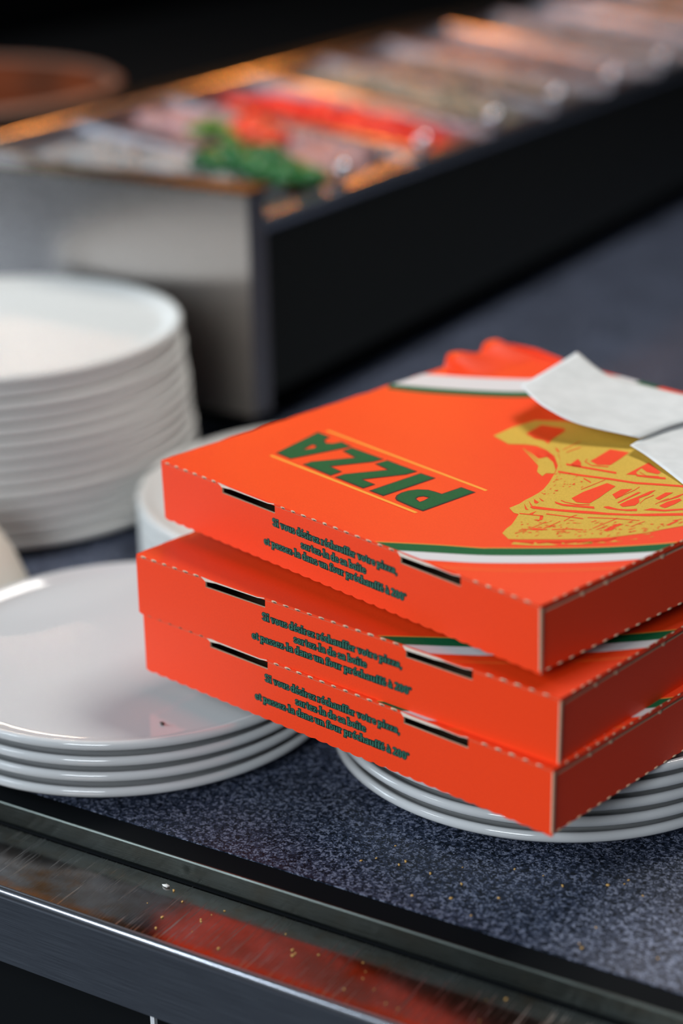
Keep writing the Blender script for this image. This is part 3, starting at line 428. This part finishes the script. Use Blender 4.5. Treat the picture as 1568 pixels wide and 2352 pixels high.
def make_box(frame, amp, label, art, ear):
    o_, e1, e2, e3 = [Vector(q) for q in frame]
    mw = Matrix((e1, e2, e3)).transposed().to_4x4(); mw.translation = o_
    root = tag(empty('pizza_box', mat=mw), label, 'pizza box', 'red takeaway pizza boxes in the pile')
    zt = lambda u, v, k=0.0: H + bulge(u, v, amp) + k
    # lid: domed sheet with wavy die-cut side edges
    mb = MB(); N = 34
    def xe(i, j):
        u = W * i / N; v = D * j / N
        if i == 0: u += 0.0006 * math.sin(v * 420) + 0.0004 * math.sin(v * 173 + 1)
        if i == N: u -= 0.0003 * (1 + math.sin(v * 500))
        return u, v
    top = [(*xe(i, j), zt(*xe(i, j))) for j in range(N + 1) for i in range(N + 1)]
    bot = [(x, y, z - TH) for x, y, z in top]
    idx = lambda i, j: j * (N + 1) + i; off = (N + 1) ** 2
    mb.add(top + bot, [(idx(i, j), idx(i + 1, j), idx(i + 1, j + 1), idx(i, j + 1)) for j in range(N) for i in range(N)], 0, True)
    mb.f = mb.f[:0]; mb.mi = []; mb.sm = []; mb.v = []
    mb.add(top, [(idx(i, j), idx(i + 1, j), idx(i + 1, j + 1), idx(i, j + 1)) for j in range(N) for i in range(N)], 0, True)
    mb.add(bot, [(idx(i, j), idx(i, j + 1), idx(i + 1, j + 1), idx(i + 1, j)) for j in range(N) for i in range(N)], 2, True)
    def side(ids, mi):
        n_ = len(ids)
        mb.add([top[k] for k in ids] + [bot[k] for k in ids], [(k, n_ + k, n_ + k + 1, k + 1) for k in range(n_ - 1)], mi)
    side([idx(i, 0) for i in range(N + 1)], 0); side([idx(N - i, N) for i in range(N + 1)], 1)
    side([idx(0, N - j) for j in range(N + 1)], 0); side([idx(N, j) for j in range(N + 1)], 0)
    mb.box(W - .0016, W - .0002, .0018, D - .002, H - .0030, H - TH - .0001)
    lid = mb.build('lid', [RED, KRAFT, KRAFT_IN], root, recalc=False)
    # printed stripes across the near corner (and far corner)
    to = lambda k: (lambda x, y: (x, y, zt(x, y, k)))
    gy, gw, wr, ol = NEAR_ARCS
    for nm, a, c, mm, k in (('orange_line', shift(gy, 0.0010), shift(gy, -0.0002), ORANGE, .00012), ('green_stripe', gy, gw, GREEN, .00018), ('white_stripe', gw, wr, WHITEINK, .00015), ('orange_line', shift(ol, .0007), shift(ol, -.0007), ORANGE2, .00012)):
        s_ = MB(); arc_band(s_, a, c, to(k)); s_.build(nm, mm, lid)
    if art:
        fw_, fg, fo = FAR_ARCS
        for nm, a, c, mm, k in (('white_stripe', fw_, fg, WHITEINK, .00015), ('green_stripe', fg, fo, GREEN, .00018)):
            s_ = MB(); arc_band(s_, a, c, to(k)); s_.build(nm, mm, lid)
        gl, dk = MB(), MB()
        for outer, hole in LETTERS:
            hs_ = [hole] if hole else []
            flat(dk, bez_offset(outer, 0.0003), [bez_offset(h, -0.0006) for h in hs_], to(.00014))
            flat(gl, bez_offset(outer, -0.0008), [bez_offset(h, 0.0003) for h in hs_], to(.00026))
        gl.build('printed_word', GREEN, lid); dk.build('word_outline', DARKINK, lid)
        for a, c in RULES:
            s_ = MB(); d = (Vector(c) - Vector(a)).normalized(); nrm = Vector((-d.y, d.x)) * 0.00125
            pts = [Vector(a) + nrm, Vector(c) + nrm, Vector(c) - nrm, Vector(a) - nrm]
            s_.add([to(.00015)(p.x, p.y) for p in pts], [(0, 1, 2, 3)]); s_.build('yellow_rule', ORANGE, lid)
        ye, rd = MB(), MB()
        for p in RUIN_YELLOW:
            p = clip_poly(p, .0005, W - .0005, .0005, D - .0005)
            if len(p) > 2: flat(ye, p, [], to(.00016))
        for p in RUIN_RED:
            p = clip_poly(p, .0005, W - .0005, .0005, D - .0005)
            if len(p) > 2: flat(rd, p, [], to(.00030))
        pr = ye.build('printed_ruin', YELLOW, lid); pr['label'] = 'ochre drawing of an arched ancient ruin'
        tag(rd.build('drawing_lines', RED, lid), kind='stuff')
    # front flap with two tuck slots and a scalloped lower edge
    up = [(0.0, H - TH - .0002), (.0625, H - TH - .0002), (.0625, .0337), (.1133, .0337), (.1135, H - TH + .0014), (.1150, H - TH - .0002), (.2232, H - TH - .0002), (.2232, .0331), (.2709, .0331), (.2711, H - TH + .0010), (.2725, H - TH - .0002), (W, H - TH - .0002)]
    up = [(x, min(z, H - TH - .0002)) for x, z in up]
    nlow = 210; lowp = [(W * (1 - i / nlow), scallop(W * (1 - i / nlow))) for i in range(nlow + 1)]
    ff = MB().prism(up + lowp, lambda a, b2, t: (a, t, b2), 0.0, .0013, 0, 1).build('front_flap', [RED, KRAFT], root)
    g, dk = text_meshes()
    g.build('printed_text', GREEN_TXT, ff); dk.build('text_outline', DARKTXT, ff)
    # lips of the lid over the slots (cut card edge)
    for pl in ([(.0590, .0400), (.0700, .0395), (.1070, .0392), (.1130, .0401), (.1133, .0396), (.1075, .0387), (.0720, .0387), (.0640, .0378), (.0625, .0378)],
               [(.2210, .0401), (.2280, .0397), (.2480, .0396), (.2530, .0390), (.2650, .0388), (.2705, .0399), (.2708, .0394), (.2650, .0385), (.2520, .0386), (.2440, .0379), (.2250, .0376), (.2230, .0377)]):
        MB().prism(pl, lambda a, b2, t: (a, t, b2), -0.0003, 0.0004).build('slot_lip', KRAFT_LIP, lid)
    # torn fold nicks along the front fold and the side folds
    pf, dn = MB(), MB(); k = 0
    rnd = random.Random(len(label))
    while True:
        x = 0.007 + PITCH_CUT * k; k += 1
        if x > W - .006: break
        if .058 < x < .118 or .219 < x < .275: continue
        ln = .0022 + .0009 * rnd.random()
        pf.ball((x, .0001, H - .0006), ln, .0004, .0006 + .0003 * rnd.random(), 0, 8, 4)
        dn.ball((x + .0005, -.0001, H - .0008), ln * .55, .0006, .00045, 0, 8, 4)
    y = .012
    while y < D - .01:
        pf.ball((W - .0002, y, H - .0003), .0005, .0013 + .001 * rnd.random(), .00045, 0, 6, 4)
        y += PITCH_CUT * (0.7 + .5 * rnd.random())
    tag(pf.build('fold_nicks', KRAFT, lid), kind='stuff'); tag(dn.build('fold_nick_holes', DENT, lid), kind='stuff')
    # tray: side walls (double card, scored lower fold), back wall, base
    ns = 200
    for sx, x0, x1 in ((1, W - .0062, W - .0012), (-1, .0012, .0062)):
        lo_ = [(.0030 + (D - .004) * i / ns, scallop(.0030 + (D - .004) * i / ns, .0008)) for i in range(ns + 1)]
        po = lo_ + [(D - .001, H - .0058), (.0030, H - .0058)]
        sw = MB().prism(po, lambda a, b2, t: (t, a, b2), x0, x1, 0, 0).build('side_wall', [RED], root)
        xo = W - .0014 if sx > 0 else .0014
        ed = MB().box(min(xo, xo - sx * .0012), max(xo, xo - sx * .0012), .0030, D - .001, H - .0058, H - .0051)
        ed.build('cut_edge', KRAFT, sw)
        for yy in (.036, .056, .105, .150, .215, .270):
            MB().ball((xo - sx * .0004, yy, H - .0051), .0010, .0026, .0022, 0, 8, 5).build('tab_nub', KRAFT, sw)
        dl = MB(); yy = .008
        while yy < D - .01:
            dl.ball((W - .0011 if sx > 0 else .0011, yy, -.0003), .0006, .0024, .0006, 0, 6, 4); yy += PITCH_CUT
        tag(dl.build('lower_fold_nicks', KRAFT, sw), kind='stuff')
    MB().box(.0062, W - .0062, D - .0040, D - .0012, 0.0, H - .0030).build('back_wall', RED, root)
    MB().box(.0062, W - .0062, .0024, D - .0042, .0003, .0022).build('base', KRAFT_IN, root)
    MB().prism([(.0002, .0012), (.0002, H - TH - .0006), (.0010, H - TH - .0006), (.0010, .0012)], lambda a, b2, t: (W - a, .0001 - t, b2), 0.00015, -0.0021).build('flap_end', KRAFT, ff)
    if ear:
        # rounded locking ear that pokes up at the far left corner
        e = MB(); nu, nv = 28, 10
        def lob(t): return min(1, t / .10) ** .5 * (.80 + .20 * math.sin(math.pi * t * 3.2 - .3)) * (1 - .35 * math.exp(-((t - .55) / .09) ** 2)) * min(1, (1 - t) / .05)
        V = [((-.0055 * lob(i / nu) if k == 0 else .036 * (k / nv) ** 1.3), .263 + .066 * i / nu, H - .001 if k == 0 else H + .0002 + .0076 * lob(i / nu) * (1 - (k - 1) / (nv - 1)) ** 1.2) for i in range(nu + 1) for k in range(nv + 1)]
        V = [(x - (.0055 * lob((y - .263) / .066) if z > H + .006 and x < .004 else 0), y, z) for x, y, z in V]
        e.add(V, [(i * (nv + 1) + k, i * (nv + 1) + k + 1, (i + 1) * (nv + 1) + k + 1, (i + 1) * (nv + 1) + k) for i in range(nu) for k in range(nv)], 0, True)
        e.build('locking_ear', RED, root)
        MB().prism([(.004, H + .0003), (.004, H + .0030), (.030, H + .0042), (.055, H + .0018), (.060, H + .0003)], lambda a, b2, t: (a, t, b2), D - .002, D - .0002).build('rear_tuck', RED, root)
    return root

FRAMES = [((0.0, -0.0, 0.14856), (0.95821, -0.28603, 0.0034), (0.28592, 0.95806, 0.01921), (-0.00875, -0.01743, 0.99981)),
          ((0.00748, -0.04372, 0.09940), (0.98388, -0.17869, 0.00624), (0.17877, 0.98377, -0.01557), (-0.00336, 0.01644, 0.99986)),
          ((0.0091, -0.04185, 0.058), (0.97886, -0.20426, 0.01075), (0.2044, 0.97878, -0.01456), (-0.00755, 0.01645, 0.99984))]
make_box(FRAMES[0], 0.0, 'top red pizza box of the pile, lid printed with a green word and ochre ruin', True, True)
make_box(FRAMES[1], 0.0085, 'middle red pizza box of the pile, jutting out left under the top box', False, False)
make_box(FRAMES[2], 0.0, 'bottom red pizza box of the pile, resting on white plates', False, False)

# ---------------------------------------------------------------- paper sheets on the top box
o_, e1, e2, e3 = [Vector(q) for q in FRAMES[0]]
MW = Matrix((e1, e2, e3)).transposed().to_4x4(); MW.translation = o_
def poly_at(pts, t):
    P = [Vector(p) for p in pts]
    if len(P) == 2: return P[0].lerp(P[1], t)
    P = [P[0] * 2 - P[1]] + P + [P[-1] * 2 - P[-2]]; tt = t * (len(pts) - 1); k = min(int(tt), len(pts) - 2); f = tt - k
    a, b2, c, d = P[k:k + 4]
    return 0.5 * ((2 * b2) + (c - a) * f + (2 * a - 5 * b2 + 4 * c - d) * f * f + (3 * b2 - a - 3 * c + d) * f ** 3)
def sheet(name, bottom, topc, left, right, label, N=24):
    mb = MB(); V = []
    for j in range(N + 1):
        for i in range(N + 1):
            s_, t = i / N, j / N
            B, Tt, L, Rr = poly_at(bottom, s_), poly_at(topc, s_), poly_at(left, t), poly_at(right, t)
            p = B * (1 - t) + Tt * t + L * (1 - s_) + Rr * s_ - (Vector(bottom[0]) * (1 - s_) * (1 - t) + Vector(bottom[-1]) * s_ * (1 - t) + Vector(topc[0]) * (1 - s_) * t + Vector(topc[-1]) * s_ * t)
            V.append((p.x, p.y, H + p.z))
    mb.add(V, [(j * (N + 1) + i, j * (N + 1) + i + 1, (j + 1) * (N + 1) + i + 1, (j + 1) * (N + 1) + i) for j in range(N) for i in range(N)], 0, True)
    o = mb.build(name, PAPER); o.matrix_world = MW
    md = o.modifiers.new('thickness', 'SOLIDIFY'); md.thickness = 0.0003
    return tag(o, label, 'paper', 'white paper sheets on the top box')
L_, T1 = (.1119, .2238, .020), (.0950, .3018, .022)
sheet('paper_sheet', [L_, (.1345, .2110, .0195), (.1556, .2033, .018), (.1791, .2067, .0125), (.2153, .2236, .007)],
      [T1, (.1265, .2975, .013), (.1570, .3030, .010), (.1856, .3095, .008), (.235, .325, .006)], [L_, (.1045, .2610, .021), T1], [(.2153, .2236, .007), (.2155, .2691, .006), (.235, .325, .006)],
      'white paper sheet with a curled up corner lying on the top red box')
sheet('paper_sheet', [(.2179, .2113, .006), (.2374, .2060, .004), (.2771, .1893, .0012), (.315, .168, .0012)],
      [(.2000, .3000, .0012), (.250, .30, .0012), (.290, .285, .0012), (.322, .270, .0012)], [(.2179, .2113, .006), (.2090, .2420, .0030), (.2000, .3000, .0012)], [(.315, .168, .0012), (.318, .22, .0012), (.322, .270, .0012)],
      'flat white paper sheet on the top red box, tucked under the curled sheet')

# ---------------------------------------------------------------- steel food station behind
SLOPE = -0.12                                   # the well slopes down towards the cook's side (+X)
zs = lambda x: 0.212 + SLOPE * (x + 0.264)
fs = tag(empty('food_station', (-0.6, 1.7, 0)), 'long refrigerated steel food station with sunken pans, behind the plates', 'food counter')
def fpart(name, mb, mm):
    o = mb.build(name, mm, fs); o.matrix_parent_inverse = Matrix.Translation((0.6, -1.7, 0)); return o
Y1 = 3.3
fpart('front_panel', MB().box(-1.25, -0.250, 0.484, 0.514, 0.035, 0.247), STEEL_FACE)
fpart('side_panel', MB().box(-0.272, -0.264, 0.514, Y1, 0.043, 0.205), STEEL_DARK)
fpart('panel_glare_cover', MB().box(-1.25, -0.252, 0.486, 0.528, 0.2472, 0.2490), STEEL_DARK)  # added dark cover, hides the strip lamp's glare on the panel top
fpart('plinth', MB().box(-0.65, -0.30, 0.53, Y1 - .03, 0.0, 0.06), BLACK)
fpart('back_panel', MB().box(-0.66, -0.625, 0.514, Y1, 0.06, 0.262), STEEL_DARK)
fpart('well_floor', MB().prism([(-0.625, zs(-0.625) - .075), (-0.272, zs(-0.272) - .075), (-0.272, zs(-0.272) - .080), (-0.625, zs(-0.625) - .08)], lambda a, b2, t: (a, t, b2), 0.514, Y1), STEEL_DARK)
fpart('near_rail', MB().tube([(-0.268, 0.516, 0.2090), (-0.268, Y1, 0.2090)], 0.0085, 20), STEEL_RIM)
fpart('far_rail', MB().tube([(-0.615, 0.516, 0.254), (-0.615, Y1, 0.254)], 0.0085, 20), STEEL_RIM)
def chunks(mb, n, lx, ly, base, sz, flatk=.5, seed=1):
    rr_ = random.Random(seed)
    for _ in range(n):
        x, y = rr_.uniform(-lx, lx), rr_.uniform(-ly, ly); s_ = sz * rr_.uniform(.7, 1.3)
        k0 = len(mb.v); mb.ball((0, 0, 0), s_, s_ * rr_.uniform(.5, 1), s_ * flatk, 0, 7, 4)
        M = Matrix.Translation((x, y, base(x, y) + s_ * .15)) @ Matrix.Rotation(rr_.uniform(0, 6), 4, 'Z') @ Matrix.Rotation(rr_.uniform(-.6, .6), 4, 'X')
        mb.v[k0:] = [tuple(M @ Vector(p)) for p in mb.v[k0:]]
LX, LY, PW = 0.158, 0.069, 0.172
PZ = Matrix.Rotation(math.atan(-SLOPE), 4, 'Y')
def pan_proto():
    t = MB(); th = .0015; hz = -.062
    o2 = [(-LX, -LY), (LX, -LY), (LX, LY), (-LX, LY)]
    def ring(d, z): return [(math.copysign(abs(x) + d, x), math.copysign(abs(y) + d, y), z) for x, y in o2]
    rs = [ring(.0085, -.003), ring(.0085, .001), ring(.006, .0025), ring(.001, .0022), ring(0, 0), ring(-.008, hz), ring(-.0095, hz - .0015), ring(-.002, -.003)]
    v = [p for r2 in rs for p in r2]; f = []
    for i in range(len(rs) - 1):
        for k in range(4): f.append((i * 4 + k, i * 4 + (k + 1) % 4, i * 4 + 4 + (k + 1) % 4, i * 4 + 4 + k))
    f += [(5 * 4, 5 * 4 + 1, 5 * 4 + 2, 5 * 4 + 3), (6 * 4 + 3, 6 * 4 + 2, 6 * 4 + 1, 6 * 4)]
    for k in range(4): f.append((7 * 4 + k, 7 * 4 + (k + 1) % 4, (k + 1) % 4, k))
    t.add(v, f); return t
FOODS = [  # name, label of food, colours, chunk size, count, heap height
 ('grated_cheese', 'white grated cheese heaped in the nearest steel pan', (0.72, 0.73, 0.72), (0.85, 0.86, 0.88), .012, 130, .012, 'nearest steel food pan, holding white cheese'),
 ('sliced_ham', 'pink and red toppings heaped in the second nearest steel pan', (0.50, 0.27, 0.28), (0.62, 0.40, 0.42), .022, 70, .010, 'second nearest steel food pan, holding pink toppings'),
 ('chopped_tomato', 'bright red chopped tomato heaped in the third nearest steel pan', (0.72, 0.015, 0.008), (0.82, 0.035, 0.02), .013, 110, .010, 'third nearest steel food pan, holding red tomato'),
 ('sliced_mushroom', 'pale cream sliced topping heaped in the fourth nearest steel pan', (0.66, 0.62, 0.46), (0.76, 0.73, 0.62), .018, 80, .012, 'fourth nearest steel food pan, holding cream slices'),
 ('chopped_onion', 'beige chopped topping in the fifth nearest steel pan', (0.60, 0.50, 0.42), (0.72, 0.62, 0.55), .014, 100, .006, 'fifth nearest steel food pan, holding beige topping'),
 ('sliced_sausage', 'rust brown topping in the sixth nearest steel pan', (0.38, 0.12, 0.04), (0.50, 0.22, 0.12), .016, 80, .0, 'sixth nearest steel food pan, holding rust brown topping'),
 ('sliced_fish', 'pale grey topping in the seventh nearest steel pan', (0.55, 0.56, 0.60), (0.66, 0.66, 0.70), .020, 70, .004, 'seventh nearest steel food pan, holding pale topping'),
 ('chopped_olive', 'dark topping in the eighth nearest steel pan', (0.03, 0.04, 0.03), (0.10, 0.10, 0.08), .012, 100, -.004, 'eighth nearest steel food pan, holding dark topping'),
 ('sliced_pepper', 'pale topping in the ninth nearest steel pan', (0.45, 0.46, 0.48), (0.60, 0.60, 0.62), .018, 70, .004, 'ninth nearest steel food pan, far along the station'),
 ('shredded_lettuce', 'grey green topping in the tenth nearest steel pan', (0.20, 0.26, 0.22), (0.35, 0.40, 0.36), .018, 70, .004, 'tenth nearest steel food pan, far along the station'),
]
pan0 = None
KNOB = []
for k, (nm, lab, ca, cb, sz, cnt, hh, plab) in enumerate(FOODS):
    yc = 0.608 + PW * k; xc = -0.440
    if pan0 is None:
        pan0 = p = pan_proto().build('food_pan', STEEL_PAN)
        MB().tube([(LX + .004, .090, .002), (LX + .004, .090, .010)], .004, 10).ball((LX + .004, .090, .016), .0095, .0095, .0095, 0, 16, 10).build('knob', STEEL_RIM, p)
        MB().prism([(-LY - .0255, .0010), (-LY - .0255, .005), (-LY - .022, .0075), (-LY - .0125, .0075), (-LY - .009, .005), (-LY - .009, .0010)], lambda a, b2, t: (t, a, b2), -LX - .008, LX + .008).build('divider_bar', STEEL_PAN, p)
    else: p = copy_tree(pan0)
    p.matrix_world = Matrix.Translation((xc, yc, zs(xc) + .001)) @ PZ
    tag(p, plab, 'food pan', 'steel pans sunk in the food station')
    fm = MB(); nx, ny = 26, 14; sd = k * 13.7
    def hgt(x, y):
        ex = 1 - max(abs(x) / (LX - .006), abs(y) / (LY - .006)) ** 4
        return -.030 + (hh + .018) * max(0, ex) ** .7 + .007 * noise.noise((x * 28 + sd, y * 28, sd))
    gx = [(-LX + .008) + (2 * LX - .016) * i / nx for i in range(nx + 1)]; gyy = [(-LY + .008) + (2 * LY - .016) * j / ny for j in range(ny + 1)]
    V = [(x, y, hgt(x, y)) for y in gyy for x in gx]
    fm.add(V, [(j * (nx + 1) + i, j * (nx + 1) + i + 1, (j + 1) * (nx + 1) + i + 1, (j + 1) * (nx + 1) + i) for j in range(ny) for i in range(nx)], 0, True)
    chunks(fm, cnt, LX - .03, LY - .022, hgt, sz, .45, k)
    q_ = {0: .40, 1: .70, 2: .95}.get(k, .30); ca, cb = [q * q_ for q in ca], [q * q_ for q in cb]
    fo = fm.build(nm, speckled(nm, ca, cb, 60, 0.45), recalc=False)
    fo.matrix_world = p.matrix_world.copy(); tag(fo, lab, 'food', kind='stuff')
# loose heaps seen in front of and between the pans
def heap(name, x, y, sx, sy, n_, sz, ca, cb, lab, seed, lift=.012):
    h_ = MB(); bs = lambda a, c: .014 * max(0, 1 - (a / sx) ** 2 - (c / sy) ** 2)
    chunks(h_, n_, sx, sy, bs, sz, .5, seed)
    o = h_.build(name, speckled(name, ca, cb, 50, 0.4)); o.matrix_world = Matrix.Translation((x, y, zs(x) + lift)) @ PZ
    tag(o, lab, 'food', kind='stuff')
heap('basil_leaves', -0.345, 0.650, .055, .022, 46, .016, (0.005, 0.07, 0.012), (0.02, 0.16, 0.03), 'dark green leaves on the near end of the cheese pan', 21)
heap('tomato_pieces', -0.425, 0.760, .030, .020, 26, .013, (0.80, 0.04, 0.012), (0.85, 0.09, 0.03), 'small heap of red pieces on the pink toppings', 22)
heap('green_herbs', -0.455, 0.735, .022, .012, 18, .010, (0.06, 0.20, 0.02), (0.12, 0.30, 0.04), 'small bunch of green herbs beside the red pieces', 23)

# ---------------------------------------------------------------- dark rear shelf and copper bowl
tag(MB().box(-1.7, -0.668, 0.532, 3.3, 0.0, 0.146).build('rear_shelf', VOID), 'black shelf block behind the steel food station', 'shelf')
sh = tag(empty('rear_bowl', (-1.091, 0.968, 0.146)), 'brown copper bowl, blurred, on the dark shelf behind the food station', 'bowl')
pb = [(0, .004), (.09, .004), (.095, 0), (.105, 0), (.150, .02), (.176, .045), (.187, .060), (.192, .063), (.184, .064), (.172, .047), (.145, .024), (.09, .010), (0, .009)]
MB().lathe([(r * 1.375, z * 1.2) for r, z in pb], 64).build('bowl_body', COPPER, sh)
MB().lathe([(.2500, .0775), (.2580, .0830), (.2680, .0775), (.2610, .0715), (.2500, .0775)], 64).build('bowl_rim', mat('pale_rim', (0.20, 0.12, 0.09), 0.5), sh)

# ---------------------------------------------------------------- crumbs
def crumb_mesh(name, mm, seed, s_):
    c = MB().ball((0, 0, s_ * .35), s_, s_ * .65, s_ * .35, 0, 6, 4); rr_ = random.Random(seed)
    c.v = [(x * rr_.uniform(.55, 1.4), y * rr_.uniform(.55, 1.4), max(0, z * rr_.uniform(.8, 1.2))) for x, y, z in c.v]
    return c.build(name, mm)
CRUMB = mat('toasted_crumb', (0.62, 0.36, 0.10), 0.7); FLAKE = mat('white_flake', (0.80, 0.78, 0.74), 0.6)
LZ = -0.0157
fl = crumb_mesh('flake', FLAKE, 5, .0026); fl.location = (0.1032, -0.1569, LZ); tag(fl, 'white flake on the steel ledge below the granite lip', 'crumb')
sk = crumb_mesh('crumb', mat('burnt_speck', (0.10, 0.07, 0.06), 0.8), 8, .0024); sk.location = (0.0458, -0.0768, 0.0420); sk.rotation_euler = (0, 0, -0.5)
tag(sk, 'dark speck on the top plate of the low left stack', 'crumb')
c0 = None; rc = random.Random(11)
spots = [(rc.uniform(.10, .33), rc.uniform(-.198, -.158), LZ, rc.uniform(.35, 1.0)) for _ in range(26)]
for i, (x, y, z, s_) in enumerate(spots):
    if c0 is None: o = c0 = crumb_mesh('crumb', CRUMB, 3, .0013)
    else: o = c0.copy(); COL.objects.link(o)
    o.location = (x, y, z); o.scale = (s_,) * 3; o.rotation_euler = (0, 0, rc.uniform(0, 6))
    tag(o, 'tiny toasted crumb on the steel ledge', 'crumb', 'crumbs on the ledge')
for i in range(44):
    o = c0.copy(); COL.objects.link(o)
    t = rc.random(); x = .20 + .34 * t; y = rc.uniform(-.118, -.075 + .10 * t)
    if (x - .2405) ** 2 + (y - .0925) ** 2 < .150 ** 2: y = -.10
    o.location = (x, y, 0.0); s_ = rc.uniform(.5, 1.1); o.scale = (s_,) * 3; o.rotation_euler = (0, 0, rc.uniform(0, 6))
    tag(o, 'tiny toasted crumb on the speckled granite', 'crumb', 'crumbs on the granite')
